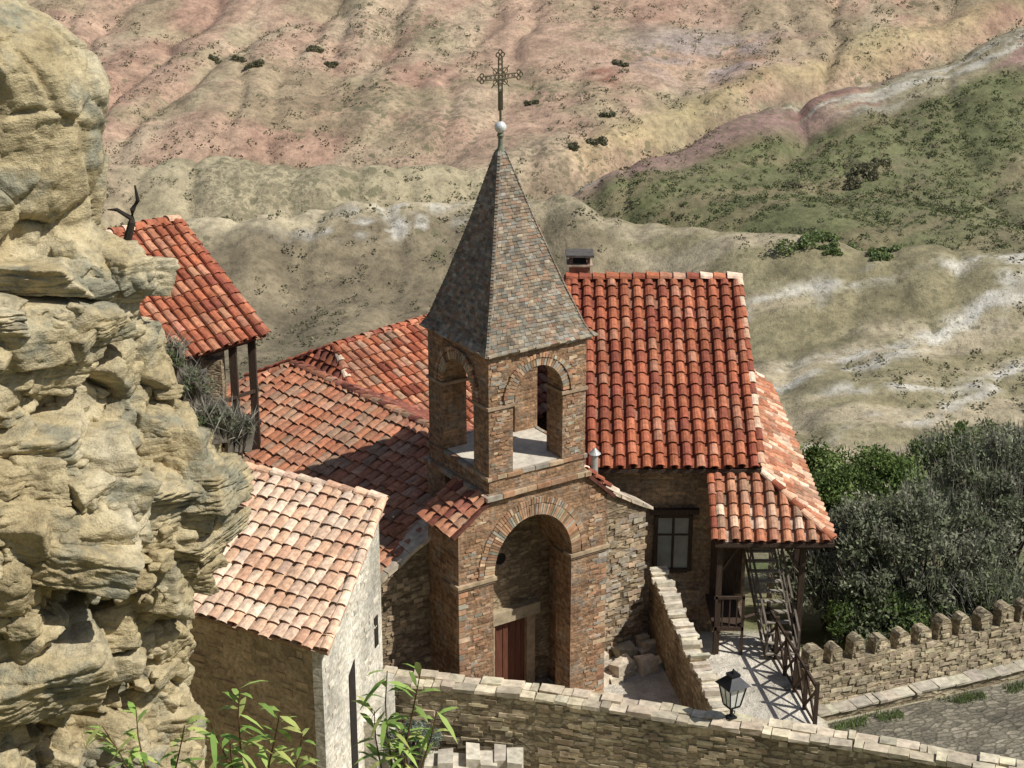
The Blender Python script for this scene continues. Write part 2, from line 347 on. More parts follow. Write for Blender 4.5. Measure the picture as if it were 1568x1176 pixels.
n1=t.noise(obj,.35,5,.65); n2=t.noise(obj,1.6,6,.75)
c=t.mix(a.outputs['Color'],t.ramp(n1.outputs[0],[(.3,.78),(.7,1.22)]),1.0,'MULTIPLY')
c=t.mix(c,t.ramp(n2.outputs[0],[(.32,.62),(.5,1.0),(.68,1.28)]),1.0,'MULTIPLY')
ob2=distort(t,obj,3,.7)
for scl,th,dc in ((.7,.36,(.13,.125,.068)),(1.5,.40,(.16,.14,.085)),(2.8,.40,(.20,.175,.105))):
    vo=t.n('ShaderNodeTexVoronoi'); vo.inputs['Scale'].default_value=scl; t.l(ob2,vo.inputs['Vector'])
    nm=t.noise(obj,.16/scl*.6,2); thr=t.math('MULTIPLY',t.math('MULTIPLY',t.math('SUBTRACT',nm.outputs[0],.26),th*3.2),a.outputs['Alpha'])
    sm=t.math('SUBTRACT',thr,vo.outputs['Distance']); m=t.math('MULTIPLY',t.ramp(sm,[(0,0.),(.08,1.)]),.65); c=t.mix(c,dc,m)
t.col(c); t.bump(n2.outputs[0],.7,.3); me.materials.append(t.m); link(bpy.data.objects.new('terrain',me))

def hz(x,y): return float(H(np.array([float(x)]),np.array([float(y)]))[0])

# ------------------------------------------------------------------ foliage
def quads(name,C,A,B,col,mat,parent=None):
    n=len(C); P=np.stack([C-A,C+B,C+A,C-B],1).reshape(-1,3); me=bpy.data.meshes.new(name)
    me.vertices.add(4*n); me.vertices.foreach_set('co',P.ravel()); me.loops.add(4*n); me.loops.foreach_set('vertex_index',np.arange(4*n))
    me.polygons.add(n); me.polygons.foreach_set('loop_start',np.arange(n)*4); me.update(calc_edges=True)
    ca=me.color_attributes.new('Col','FLOAT_COLOR','POINT'); ca.data.foreach_set('color',np.repeat(np.concatenate([col,np.ones((n,1))],1),4,axis=0).ravel())
    me.materials.append(mat); return link(bpy.data.objects.new(name,me),parent)
def rv(n):
    a=rng.normal(size=(n,3)); return a/np.linalg.norm(a,axis=1,keepdims=True)
def clumpset(center,rad,nc,nl,cr,ls,lw,pal):
    d=rv(nc); d[:,2]=np.abs(d[:,2])*1.0-.15; rr=rng.uniform(.35,1.08,nc)**.6
    cc=np.array(center)+d*rr[:,None]*np.array(rad); cr_=cr*rng.uniform(.5,1.35,nc)
    k=np.repeat(np.arange(nc),nl); n=len(k); off=rv(n)*(rng.uniform(0,1,n)**.5)[:,None]*cr_[k][:,None]; off[:,2]*=.75
    C=cc[k]+off; A=rv(n); A[:,2]+=.3; B=np.cross(A,rv(n)); B/=np.linalg.norm(B,axis=1,keepdims=True)+1e-9
    s=rng.uniform(.6,1.3,n)[:,None]; pal=np.array(pal); pc=pal[rng.integers(0,len(pal),nc)][k]*(.75+.25*rng.uniform(0,1,n))[:,None]*rng.uniform(.7,1.3,nc)[k][:,None]
    return cc,C,A*ls*s,B*lw*s,pc
def tree(name,base,center,rad,pal,nc=90,nl=220,cr=.5,ls=.07,lw=.035,twigs=0):
    e=empty(name,base); b=np.array(base)
    cc,C,A,B,pc=clumpset(np.array(center)-b,rad,nc,nl,cr,ls,lw,pal)
    if twigs:
        n=twigs; k=rng.integers(0,nc,n); C2=cc[k]+rv(n)*cr*.9; A2=(C2-np.array([0,0,-1.0]))+rv(n)*1.2; A2/=np.linalg.norm(A2,axis=1,keepdims=True)
        B2=np.cross(A2,rv(n)); B2/=np.linalg.norm(B2,axis=1,keepdims=True); C=np.concatenate([C,C2]);A=np.concatenate([A,A2*rng.uniform(.15,.4,n)[:,None]]);B=np.concatenate([B,B2*.009])
        pc=np.concatenate([pc,np.tile([.34,.32,.26],(n,1))*rng.uniform(.6,1.3,(n,1))])
    quads('foliage',C,A,B,pc,M_leaf,e)
    mb=MB()
    for i in range(0,nc,max(1,nc//22)):
        p=V(cc[i]); st=V((R(-.2,.2),R(-.2,.2),0)); m=st.lerp(p,.5)+V((R(-.2,.2),R(-.2,.2),.3))
        mb.tube([st,st.lerp(m,.5)+V((R(-.05,.05),0,.1)),m,p],[.09,.065,.04,.012],5,(.13,.11,.085))
    mb.build('trunk_and_limbs',M_attr,e)
GG=[(.25,.275,.165),(.30,.315,.205),(.20,.225,.13),(.34,.34,.24)]
GR=[(.17,.24,.065),(.23,.30,.095),(.13,.19,.055)]
DG=[(.14,.18,.075),(.18,.21,.10),(.23,.25,.145)]
tl=[((10.9,41.2),(10.9,41.2,-.3),(2.6,1.8,2.5),GG,150,1),((13.9,43.5),(14,43.5,.3),(2.5,2,2.4),GG,120,1),((8.8,41.5),(8.8,41.5,-1),(1.6,1.4,2.0),GG,80,1),
 ((16.6,43),(16.6,43,.2),(2.4,2,2.9),GG+DG,100,1),((12.4,39.8),(12.4,39.8,-1.3),(2.2,1.0,1.4),DG,90,1),((9.6,39.6),(9.7,39.6,-1.5),(1.6,1.0,1.1),GR+DG,70,0),
 ((11,47),(11,47,-1.2),(2.2,1.6,1.9),GR,110,0),((9.2,46.5),(9.2,46.5,-.9),(1.4,1.3,1.9),GR,80,0),((14.2,48.5),(14.2,48.5,-1.4),(2.6,1.5,2.4),GR+DG,110,1),((17.8,48),(17.8,48,-.4),(2.6,1.6,2.6),GG,90,1),((15.3,39.9),(15.3,39.9,-1.2),(1.8,1.0,1.5),GG,60,1)]
for (b,c_,r_,pal,nc,tw) in tl:
    tree('shrub_tree',(b[0],b[1],hz(*b)-.1),c_,r_,pal,nc,150,.48,.065,.033,2400 if tw else 0)
# distant bushes
Cs=[];As=[];Bs=[];Ps=[]
def addb(x,y,r,n,pal):
    z=hz(x,y)+r*.3; k=rv(n)*(rng.uniform(.2,1,(n,1))**.5)*np.array([r,r,r*.65]); Cs.append(np.array([x,y,z])+k)
    q=.24 if r<.6 else .09/r+.03
    a=rv(n); As.append(a*r*q); b=np.cross(a,rv(n)); Bs.append(b*r*q); p=np.array(pal); Ps.append(p[rng.integers(0,len(p),n)]*rng.uniform(.7,1.25,(n,1)))
BU=[(.15,.145,.08),(.19,.175,.10),(.125,.13,.065),(.23,.20,.13)]
OB=[(.13,.155,.06),(.165,.18,.08),(.105,.13,.05),(.20,.205,.105)]
for i in range(8000):
    x=R(-62,66); y=R(98,205)
    m_=vn(np.array([x/8]),np.array([y/6]),77)[0]
    if m_<.38: continue
    addb(x,y,min(.9,abs(random.gauss(.2,.18 if random.random()<.8 else .36))+.08),14,BU)
cnt=0
while cnt<3600:
    x=R(7,62); y=R(132,184)
    if not (JY(x)+1<y<LY(x)-1): continue
    m_=fbm(np.array([(x*.84+y*.54)/12]),np.array([(-x*.54+y*.84)/3]),201,3)[0]
    if m_<.45 and random.random()<.75: cnt+=1; continue
    addb(x,y,R(.15,.42)+(.35 if random.random()<.07 else 0),22,OB); cnt+=1
for (px,py,r) in ((23,131,1.7),(24.6,131.6,1.2),(27.5,133,1.0),(29,129.5,.9),(31,132,.8),(25.2,129.8,.8),(30,131,.8),(34,163,1.4),(35.3,164.5,1.1),(33,161.5,.9),(36.5,166,.9),(27,160,.8),(10,175,.8),(8.5,168,.9),(6,166,.7),(-28,186,.9),(-30,188,.7),(-22,192,.9),(-20,189,.7),(-33,190,.7),(12,189,.9),(2,180,.7),(47,150,.9),(50,157,1.0),(40,152,.8),(-10,165,.7)):
    for k in range(9): addb(px+R(-.9,.9)*r,py+R(-.7,.7)*r,r*R(.25,.6),130,GR+DG if r>.75 and py<140 else BU)
quads('hillside_shrubs',np.concatenate(Cs),np.concatenate(As),np.concatenate(Bs),np.concatenate(Ps),M_leaf)

# ------------------------------------------------------------------ rock cliff: bedrock sheet + embedded angular blocks
zk=[-3,1,3.1,4.7,6.2,6.9,7.5,8.2,8.7,9.3,9.8,10.6,11.6,12.2,12.7,13.1,14,15.1,15.7,16.1,16.5,17,17.6,18.5]
xk=[-5.5,-5.6,-5.8,-5.8,-5.8,-5.4,-5.0,-4.9,-4.9,-5.25,-5.55,-6.0,-6.05,-6.1,-6.4,-6.55,-6.3,-6.25,-6.5,-6.85,-7.5,-8.4,-9.5,-11]
zs=np.concatenate([np.arange(-3,2.4,.12),np.arange(2.4,17,.042),np.arange(17,18.5,.1)])
qs=np.concatenate([np.arange(-6,-.8,.12),np.arange(-.8,5,.042),np.arange(5,10,.16)])
def hash1(p): 
    a=math.sin(p.x*12.98+p.y*78.23+p.z*37.7)*43758.54; return a-math.floor(a)
def vor(q):
    ds,ps=noise.voronoi(q); return ds[0],ds[1]-ds[0],hash1(ps[0]),ps[0]
def rockd(p):
    top=min(1,max(0,(p.z-12.3)/.8))
    wv=V((noise.noise(p*.8),noise.noise(p*.8+V((9,3,1))),noise.noise(p*.8+V((4,7,2)))))
    d=noise.noise(p*.4)*.6+noise.noise(p*.95+V((3,3,3)))*.3
    q=V((p.x*.8,p.y*.8,p.z*.9))+wv*.25
    f1,e1,h,c=vor(q); g=(h-.5)*.8+.1*(1-min(1,(f1/.62)**2)); g-=.4*max(0,1-e1/.10)
    d+=g*(1-.65*top)
    q=V((p.x*2.2,p.y*2.2,p.z*2.8))+wv*.4
    f1,e1,h,c=vor(q); d+=((h-.5)*.22-.09*max(0,1-e1/.12))*(1-.75*top)
    d+=noise.noise(p*3.2)*.05+noise.noise(p*8)*.03+noise.noise(p*18)*.012
    return d
def SP(q,z):
    xc=float(np.interp(z,zk,xk)); sq=math.sqrt(q*q+.25); dx=-.6*q/sq
    return V((xc-.6*(sq-.5),26.3-.8*q,z)),V((.8,dx,0)).normalized()
vs=[]; nq=len(qs)
pits=[(1.7,7.0,.6,.5,.8),(3.4,5.4,.4,.5,.8),(2.4,4.9,.3,.6,.8),(1.3,5.3,.3,.6,.7),(3.0,7.6,.5,.3,.7),(3.2,3.4,.5,.5,.5),(1.0,6.4,.5,.25,.6)]
for z in zs:
    for q in qs:
        p,N=SP(q,z); d=rockd(p)
        for (pq,pz,a,b,am) in pits: d-=am*math.exp(-((q-pq)/a)**2-((z-pz)/b)**2)
        k=1 if q>1.0 or q<-1 else .6
        vs.append(tuple(p+N*(d*k)))
fs=[(i*nq+j,i*nq+j+1,(i+1)*nq+j+1,(i+1)*nq+j) for i in range(len(zs)-1) for j in range(nq-1)]
me=bpy.data.meshes.new('bedrock'); me.from_pydata(vs,[],fs); me.polygons.foreach_set('use_smooth',[True]*len(fs)); me.update()
t=NT('cliff_rock',.95); obj=t.n('ShaderNodeTexCoord').outputs['Object']
mpp=t.n('ShaderNodeMapping'); mpp.inputs['Rotation'].default_value=(0,math.radians(12),0); mpp.inputs['Scale'].default_value=(1,1,3.2); t.l(obj,mpp.inputs[0])
n1=t.noise(obj,.6,5,.6); n2=t.noise(obj,3.5,7,.72); n3=t.noise(obj,26,3,.7); n6=t.noise(mpp.outputs[0],2.2,5,.65)
c=t.ramp(n1.outputs[0],[(.3,(.35,.275,.15)),(.5,(.47,.385,.225)),(.68,(.53,.46,.31))])
n4=t.noise(obj,1.1,5,.6); c=t.mix(c,(.25,.24,.175),t.ramp(n4.outputs[0],[(.50,0.),(.62,.85)]))
c=t.mix(c,t.ramp(n2.outputs[0],[(.3,.58),(.5,1.0),(.7,1.22)]),1.0,'MULTIPLY')
c=t.mix(c,t.ramp(n6.outputs[0],[(.35,.72),(.5,1.0),(.65,1.12)]),1.0,'MULTIPLY')
c=t.mix(c,t.ramp(n3.outputs[0],[(.3,.82),(.7,1.14)]),1.0,'MULTIPLY'); t.col(c)
t.bump(t.math('ADD',t.math('ADD',n2.outputs[0],n6.outputs[0]),t.math('MULTIPLY',n3.outputs[0],.4)),.9,.07)
Cl=empty('rock_cliff'); me.materials.append(t.m); link(bpy.data.objects.new('bedrock',me),Cl)
ICO={}
def ico(l):
    if l not in ICO:
        bm=bmesh.new(); bmesh.ops.create_icosphere(bm,subdivisions=l,radius=1); bm.verts.index_update()
        ICO[l]=(np.array([v.co[:] for v in bm.verts]),np.array([[v.index for v in f.verts] for f in bm.faces])); bm.free()
    return ICO[l]
AX=np.array([[1,0,0],[-1,0,0],[0,1,0],[0,-1,0],[0,0,1],[0,0,-1]],float)
BV=[];BF=[];nb=0
def boulder(c,rad,l=5,pw=46):
    global nb
    d,f=ico(l); n1_=AX+rng.normal(size=(6,3))*.16; n2_=rv(7); N_=np.concatenate([n1_,n2_]); N_/=np.linalg.norm(N_,axis=1,keepdims=True)
    h=np.concatenate([rng.uniform(.62,.8,6),rng.uniform(.8,1.02,7)]); m=np.clip(d@N_.T,0,None)/h
    tt=(np.sum(m**pw,axis=1)+.6**pw)**(-1/pw); o=rng.uniform(0,50,3); Q=d*tt[:,None]
    # tilted bedding grooves + roughness
    s_=Q[:,2]*R(2.2,4)+Q[:,0]*R(-.8,.8)+vn3(Q*2+o)*1.2; fr_=s_-np.floor(s_); gro=-.06*np.exp(-((fr_-.5)/.10)**2)
    tt=tt*(1+gro+.07*(vn3(d*2.2+o)-.5)+.08*(vn3(d*5+o)-.5)+.055*(vn3(d*11+o)-.5)+.03*(vn3(d*24+o)-.5))
    P=d*tt[:,None]*np.array(rad)*1.12; a=R(0,6.28); b=R(-.25,.25); e=R(-.1,.35)
    M=np.array(Matrix.Rotation(b,3,'X')@Matrix.Rotation(e,3,'Y')@Matrix.Rotation(a,3,'Z'))
    BV.append(P@M.T+np.array(c)); BF.append(f+nb); nb+=len(d)
def put(q,z,r,pr,l,flat=1.0):
    p,N=SP(q,z); pr_=pr if abs(q)>1.2 else pr*.45
    c=p+N*(rockd(p)*(.6 if abs(q)<1 else 1)-r*(1-pr_)); boulder(c,(r*R(.9,1.35),r*R(.9,1.35),r*flat*R(.75,1.1)),l)
for (q,z,r,fl,pr) in ((.3,8.5,1.0,.42,.55),(1.7,8.9,1.15,.4,.75),(2.9,10.0,1.0,.55,.8),(3.6,8.6,1.0,.5,.8),(.6,11.9,.7,.5,.6),(1.9,12.5,.8,.4,.7),(3.3,12.2,.9,.45,.7),(.4,7.6,.7,.5,.5),(1.0,10.4,.8,.7,.6),(2.4,11.2,.8,.6,.7),
   (3.6,6.6,.9,.9,.7),(2.3,6.2,.75,1.1,.6),(1.0,4.2,.9,1.0,.5),(2.3,3.6,.9,.9,.6),(3.6,4.2,.9,.8,.7),(.2,5.6,.6,1.2,.4)): put(q,z,r,pr,6,fl)
for i in range(64): put(R(-.8,4.8),R(1.5,12.6),R(.35,.7),R(.3,.6),5,R(.5,1.0))
for i in range(170): put(R(-.8,4.6),R(1.5,12.8),R(.14,.32),R(.35,.75),4,R(.45,1.0))
for i in range(260): put(R(-.6,4.6),R(1.5,12.8),R(.05,.13),R(.5,1.0),3,R(.6,1.0))
P_=np.concatenate(BV);F_=np.concatenate(BF); me=bpy.data.meshes.new('rock_blocks')
me.vertices.add(len(P_)); me.vertices.foreach_set('co',P_.ravel()); me.loops.add(F_.size); me.loops.foreach_set('vertex_index',F_.ravel()); me.polygons.add(len(F_)); me.polygons.foreach_set('loop_start',np.arange(len(F_))*3)
me.polygons.foreach_set('use_smooth',[True]*len(F_)); me.update(calc_edges=True); me.materials.append(t.m); link(bpy.data.objects.new('rock_blocks',me),Cl)
for (x,y,z,r) in ((-5.35,26.9,10.0,.30),(-5.0,26.6,9.5,.28),(-5.75,26.9,10.5,.24),(-4.7,27.0,9.2,.2)):
    tree('cliff_shrub',(x,y,z-.4),(x,y,z),(r,r,r*.9),GG+DG,14,110,.15,.035,.010,150)
mb=MB(); mb.tube([(-6.25,26.6,12.5),(-6.12,26.6,12.9),(-6.1,26.6,13.1),(-6.0,26.6,13.25),(-6.03,26.6,13.5)],[.07,.06,.045,.035,.015],7,(.035,.028,.022)); mb.tube([(-6.12,26.6,12.95),(-6.35,26.6,13.1),(-6.5,26.6,13.1)],[.04,.03,.01],6,(.03,.025,.02)); mb.build('dead_stump',M_attr)

# ------------------------------------------------------------------ bell tower (local x=a along front, y=b going back)
PH=math.radians(33)
T=empty('bell_tower',(-.5,34,0),PH)
fr=lambda p,d:V((p[0],d,p[1])); sd=lambda p,d:V((d,p[0],p[1]))
def arc(c,z0,r,h,n=20): return [(c-r*math.cos(math.pi*k/n),z0+h*math.sin(math.pi*k/n)) for k in range(n+1)]
mb=MB()
mb.prism([(-.8,-1.2),(.1,-1.2),(.1,2.75),(-.8,2.75)],fr,0,.6); mb.prism([(2.22,-1.2),(3.2,-1.2),(3.2,2.75),(2.22,2.75)],fr,0,.6)
mb.box(-.8,-.18,.6,1.3,-1.2,2.75); mb.box(2.5,3.2,.6,1.3,-1.2,2.75)
sp=[(-.8,2.87)]+arc(1.16,2.87,1.06,1.23)+[(3.2,2.87),(3.2,4.1),(2.62,4.72),(-.07,4.72),(-.8,4.12)]
mb.prism(sp,fr,0,1.298)
mb.box(-.05,2.6,1.8,2.6,-1,4.72)
mb.box(.0,2.55,.0,2.55,4.86,5.22)
P=.62;Q=1.93
for a in ((0,P),(Q,2.55)):
    for b in ((0,P),(Q,2.55)): mb.box(a[0],a[1],b[0],b[1],5.22,8.0)
sb=arc(1.275,6.9,.655,.72,14)+[(Q,8.0),(P,8.0)]
mb.prism(sb,fr,.0,.5); mb.prism(sb,fr,2.05,2.55); mb.prism(sb,sd,0,.5); mb.prism(sb,sd,2.05,2.55)
mb.build('brick_body',M_tower,T)
mb=MB()
SC=[(.43,.285,.175),(.36,.215,.125),(.28,.165,.10),(.46,.34,.22),(.34,.30,.235),(.40,.22,.125)]
def course(x0,x1,y0,y1,z0,z1,pr,L=.35):
    for (o,e,n,l) in (((x0,y0),(1,0),(0,-1),x1-x0),((x0,y0),(0,1),(-1,0),y1-y0),((x1,y0),(0,1),(1,0),y1-y0),((x0,y1),(1,0),(0,1),x1-x0)):
        u=-pr
        while u<l+pr-.02:
            d=min(R(.7,1.2)*L,l+pr-u); p_=pr*R(.65,1.2)
            mb.obox((o[0]+e[0]*u-n[0]*.05,o[1]+e[1]*u-n[1]*.05,z0+R(0,.012)),(e[0]*(d-.012),e[1]*(d-.012),0),(n[0]*(p_+.05),n[1]*(p_+.05),0),(0,0,z1-z0-R(.012,.02)),jc(random.choice(SC)))
            u+=d
mb.box(-.04,2.59,-.04,2.59,4.722,4.858,(.25,.18,.12))
course(0,2.55,0,2.55,4.73,4.85,.12); course(0,2.55,0,2.55,5.17,5.27,.05); course(0,2.55,0,2.55,7.99,8.07,.07); 
for (a0,a1) in ((-.8,.1),(2.22,3.2)):
    mb.box(a0+.0,a1,.0,.6,2.752,2.868,(.3,.21,.135)); mb.box(a0-.06,a1+.06,-.07,.25,2.77,2.85,(.40,.30,.19)); mb.box(a0-.04,a1+.04,-.04,.7,2.71,2.768,(.24,.165,.11))
mb.box(-.8,-.18,.6,1.3,2.752,2.868,(.3,.21,.135)); mb.box(2.5,3.2,.6,1.3,2.752,2.868,(.3,.21,.135))
for a in ((0,P),(Q,2.55)):
    for b in ((0,P),(Q,2.55)): mb.box(a[0]-.04,a[1]+.04,b[0]-.04,b[1]+.04,6.80,6.87,(.36,.26,.17))
def vous(fn,c,z0,r,h,n,ra,d0,d1):
    for k in range(n):
        t0=math.pi*k/n; t1=math.pi*(k+.82)/n
        def pt(th,q): return (c-(r+q)*math.cos(th), z0+(h+q)*math.sin(th))
        for (qa,qb) in ra:
            j=R(-.015,.02); col=jc(random.choice(SC),.36)
            mb.prism([pt(t0,qa),pt(t1,qa),pt(t1,qb+j),pt(t0,qb+j)],fn,d0-R(0,.015),d1,col)
vous(fr,1.16,2.87,1.06,1.23,62,((-.01,.25),(.27,.40)),-.03,.05)
for fn in (fr,sd):
    vous(fn,1.275,6.9,.655,.72,32,((-.01,.17),),-.025,.04)
    vous(fn,1.275,6.9,.655,.72,34,((.18,.26),),-.05,.03)
for z in np.arange(-1.1,2.7,.14):
    k=R(.12,.35); mb.box(-.81,-.81+k,-.012,.03,z,z+.11,jc(random.choice(SC),.3)); k=R(.12,.35); mb.box(3.21-k,3.21,-.012,.03,z,z+.11,jc(random.choice(SC),.3))
for i in range(520):
    lo=random.random()<.6
    if lo:
        m_=random.choice((R(-.75,-.15),R(2.65,2.95),R(-.5,2.7))); z=R(-1,4.4)
        if (m_>-.1 and m_<2.4 and z<4.55): continue
    else: m_=random.choice((R(.03,.4),R(1.98,2.3))); z=R(5.3,7.9)
    mb.box(m_,m_+R(.1,.22),-R(.006,.02),.02,z,z+R(.04,.065),jc(random.choice(SC),.35))
mb.build('trim_bricks',M_attr,T)
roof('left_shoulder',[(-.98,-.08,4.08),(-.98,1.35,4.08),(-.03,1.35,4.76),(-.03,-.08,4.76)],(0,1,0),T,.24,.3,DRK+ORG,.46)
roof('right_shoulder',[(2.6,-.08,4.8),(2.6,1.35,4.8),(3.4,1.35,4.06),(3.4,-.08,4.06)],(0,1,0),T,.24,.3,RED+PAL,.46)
mb=MB(); mb.box(.1,2.45,.1,2.45,5.225,5.262); mb.build('belfry_floor',M_pale,T)
# spire
zp=[8.05,8.3,9.2,10.6,12.15]; hp=[1.40,1.25,.94,.50,.06]
def cen(z): f=max(0,(z-8.05)/4.1); return V((1.275-.10*f,1.275+.065*f,0))
hw=lambda z: float(np.interp(z,zp,hp))
mb=MB()
for i in range(len(zp)-1):
    for k in range(4):
        a=math.pi/4+k*math.pi/2; b=a+math.pi/2; q=[]
        for (z,th) in ((zp[i],a),(zp[i],b),(zp[i+1],b),(zp[i+1],a)):
            h=(hw(z)-.05)*math.sqrt(2); c0=cen(z); q.append((c0.x+h*math.cos(th),c0.y+h*math.sin(th),z+.02))
        mb.poly(q,(.12,.10,.07))
mb.poly([(1.275+sx*1.33,1.275+sy*1.33,8.075) for sx,sy in ((-1,-1),(1,-1),(1,1),(-1,1))],(.12,.1,.07))
SH=[(.28,.215,.15),(.24,.185,.13),(.20,.155,.11),(.31,.25,.175),(.27,.175,.115),(.26,.235,.19),(.19,.175,.14)]
z=8.07
while z<12.05:
    dz=.068; h=hw(z)+.015; h2=hw(z+dz*1.5); c0=cen(z); rj=R(.9,1.08)
    for k in range(4):
        th=k*math.pi/2; o=V((math.cos(th),math.sin(th),0)); tg=V((-o.y,o.x,0)); u=-h-R(0,.1)
        while u<h:
            d=R(.09,.16); ua=max(u,-h); ub=min(u+d-.006,h)
            if ub-ua>.02:
                lo=c0+o*(h+R(-.006,.01)); hi=cen(z+dz*1.5)+o*(h2-.005); f2=(h2/h); zz=z+R(-.01,.01); col=tuple(x*rj for x in jc(random.choice(SH),.24))
                a0=lo+tg*ua+V((0,0,zz)); a1=lo+tg*ub+V((0,0,zz)); b1=hi+tg*(ub*f2)+V((0,0,z+dz*1.5)); b0=hi+tg*(ua*f2)+V((0,0,z+dz*1.5)); dn=V((0,0,-.02))-o*.008
                mb.poly([a0,a1,b1,b0],col); mb.poly([a0+dn,a1+dn,a1,a0],col); mb.poly([a0+dn,a0,b0],col); mb.poly([a1,a1+dn,b1],col)
            u+=d
    for k in range(4):
        th=math.pi/4+k*math.pi/2; o=V((math.cos(th),math.sin(th),0)); tg=V((-o.y,o.x,0)); p=c0+o*(h*1.414-.075)+V((0,0,z-.01))
        up=(cen(z+dz)+o*(hw(z+dz)*1.414)-c0-o*(h*1.414)); up.z=dz
        mb.obox(p-tg*.035,tg*.07,o*.08,up*1.25,jc(random.choice(SH),.2))
    z+=dz
for k in range(4):
    th=k*math.pi/2; o=V((math.cos(th),math.sin(th),0)); tg=V((-o.y,o.x,0)); u=-1.38
    while u<1.34:
        d=R(.16,.34); p=V((1.275,1.275,8.07))+o*1.15+tg*u; mb.obox(p,tg*(d-.015),o*R(.20,.29)+V((0,0,-.02)),V((0,0,R(.03,.05))),jc((.34,.28,.20),.28)); u+=d
mb.build('spire_shingles',M_attr,T)
# finial and cross
c1=cen(12.15); cx,cy=c1.x,c1.y
def lathe(mb,prof,cx,cy,n=20,col=(.5,.5,.5)):
    for i in range(len(prof)-1):
        for k in range(n):
            a=2*math.pi*k/n;b=2*math.pi*(k+1)/n; (r0,z0),(r1,z1)=prof[i],prof[i+1]
            mb.poly([(cx+r*math.cos(t_),cy+r*math.sin(t_),z_) for r,t_,z_ in ((r0,a,z0),(r0,b,z0),(r1,b,z1),(r1,a,z1))],col)
mb=MB(); lathe(mb,[(.12,11.95),(.085,12.1),(.055,12.2),(.05,12.35),(.08,12.42),(.06,12.47)],cx,cy); mb.build('finial_cone',plain('weathered_copper',(.17,.18,.12),.6),T,True)
mb=MB(); lathe(mb,[(.001,12.46)]+[(.13*math.sin(math.pi*k/10),12.59-.13*math.cos(math.pi*k/10)) for k in range(1,10)]+[(.001,12.72)],cx,cy); mb.build('finial_ball',M_ball,T,True)
mb=MB(); zc=13.66
def bar(x0,z0,x1,z1,r=.017): mb.tube([(cx+x0,cy,z0),(cx+x1,cy,z1)],r,6)
def ring(x,z,r,rr=.013,n=14,a0=0,a1=2*math.pi):
    mb.tube([(cx+x+r*math.cos(a0+(a1-a0)*k/n),cy,z+r*math.sin(a0+(a1-a0)*k/n)) for k in range(n+1)],rr,5)
bar(0,12.7,0,zc-.3,.026)
for s_ in (-.045,.045): bar(s_,12.95,s_,zc+.42); bar(-.42,zc+s_,.42,zc+s_)
ring(0,zc,.13,.017); ring(0,zc,.06,.014)
for z_ in np.arange(13.0,14.0,.11):
    bar(-.045,z_,.045,z_+.09,.009); bar(.045,z_,-.045,z_+.09,.009)
for x_ in np.arange(-.4,.36,.11):
    bar(x_,zc-.045,x_+.09,zc+.045,.009); bar(x_,zc+.045,x_+.09,zc-.045,.009)
for (x,z_) in ((-.46,zc),(.46,zc),(0,zc+.46)):
    for (dx,dz_) in ((.06,0),(-.06,0),(0,.06),(0,-.06)): ring(x+dx,z_+dz_,.045,.016,10)
for sx in (-1,1):
    for sz in (-1,1): ring(sx*.12,zc+sz*.12,.06,.011,10); bar(sx*.05,zc+sz*.05,sx*.22,zc+sz*.22,.011)
cr=mb.build('cross',M_bronze,T)

# ------------------------------------------------------------------ chapel
Ch=empty('stone_chapel',(-.5,34,0),PH)
mb=MB(); mb.prism([(-2.05,-1.3),(5.35,-1.3),(5.35,2.75),(1.65,4.9),(-2.05,2.75)],fr,1.3,1.8)
mb.build('facade_wall',M_chapel,Ch)
mb=MB()
mb.box(.62,.85,1.12,1.298,-1.15,.9,(.34,.25,.165)); mb.box(1.75,1.98,1.12,1.298,-1.15,.9,(.34,.25,.165)); mb.box(.5,2.1,1.08,1.298,.902,1.2,(.40,.32,.21))
mb.box(-.1,2.4,.3,1.298,-1.2,-1.05,(.36,.3,.22))
ring_c=(1.1,2.5)
for k in range(14):
    a=2*math.pi*k/14; b=2*math.pi*(k+.85)/14
    mb.prism([(ring_c[0]+r*math.cos(t_),ring_c[1]+r*math.sin(t_)) for r,t_ in ((.15,a),(.15,b),(.27,b),(.27,a))],fr,1.26,1.3,jc((.3,.22,.15)))
def cop(m0,z0,m1,z1,c=(.50,.42,.31)):
    n=max(1,int(abs(m1-m0)/.3))
    for i in range(n):
        a=i/n;b=(i+.95)/n; p=V((m0+(m1-m0)*a,1.2,z0+(z1-z0)*a)); q=V((m0+(m1-m0)*b,1.2,z0+(z1-z0)*b)); mb.rock(p+V((0,0,R(0,.02))),q-p,V((0,.68+R(-.03,.05),0)),V((0,0,.09)),jc(c,.25),.05)
cop(-2.2,2.67,-.1,3.89); cop(5.5,2.67,3.2,4.0)
for i in range(16):
    mb.rock((3.3+R(0,1.9),R(.1,1.0),-1.15),(R(.2,.5),R(-.1,.1),0),(R(-.1,.1),R(.2,.4),0),(0,0,R(.15,.5)),jc((.50,.43,.33),.25),.2)
for i in range(260):
    m_=R(3.25,5.2); z=R(-1,2.6); mb.rock((m_,1.3-R(.01,.035),z),(R(.12,.3),0,0),(0,.05,0),(0,0,R(.05,.12)),jc(random.choice(((.38,.285,.185),(.34,.29,.22))),.35),.1)
for i in range(120):
    m_=R(-2.0,-.95); z=R(-1,2.6); mb.rock((m_,1.3-R(.01,.035),z),(R(.1,.25),0,0),(0,.05,0),(0,0,R(.05,.12)),jc((.38,.285,.185),.35),.1)
mb.build('trim_stones',M_attr,Ch)
mb=MB(); mb.box(.852,1.748,1.24,1.296,-1.05,.9)
for x in (.95,1.15,1.32,1.5,1.66): mb.box(x-.012,x+.012,1.222,1.24,-1.0,.85)
mb.build('door',M_door,Ch)
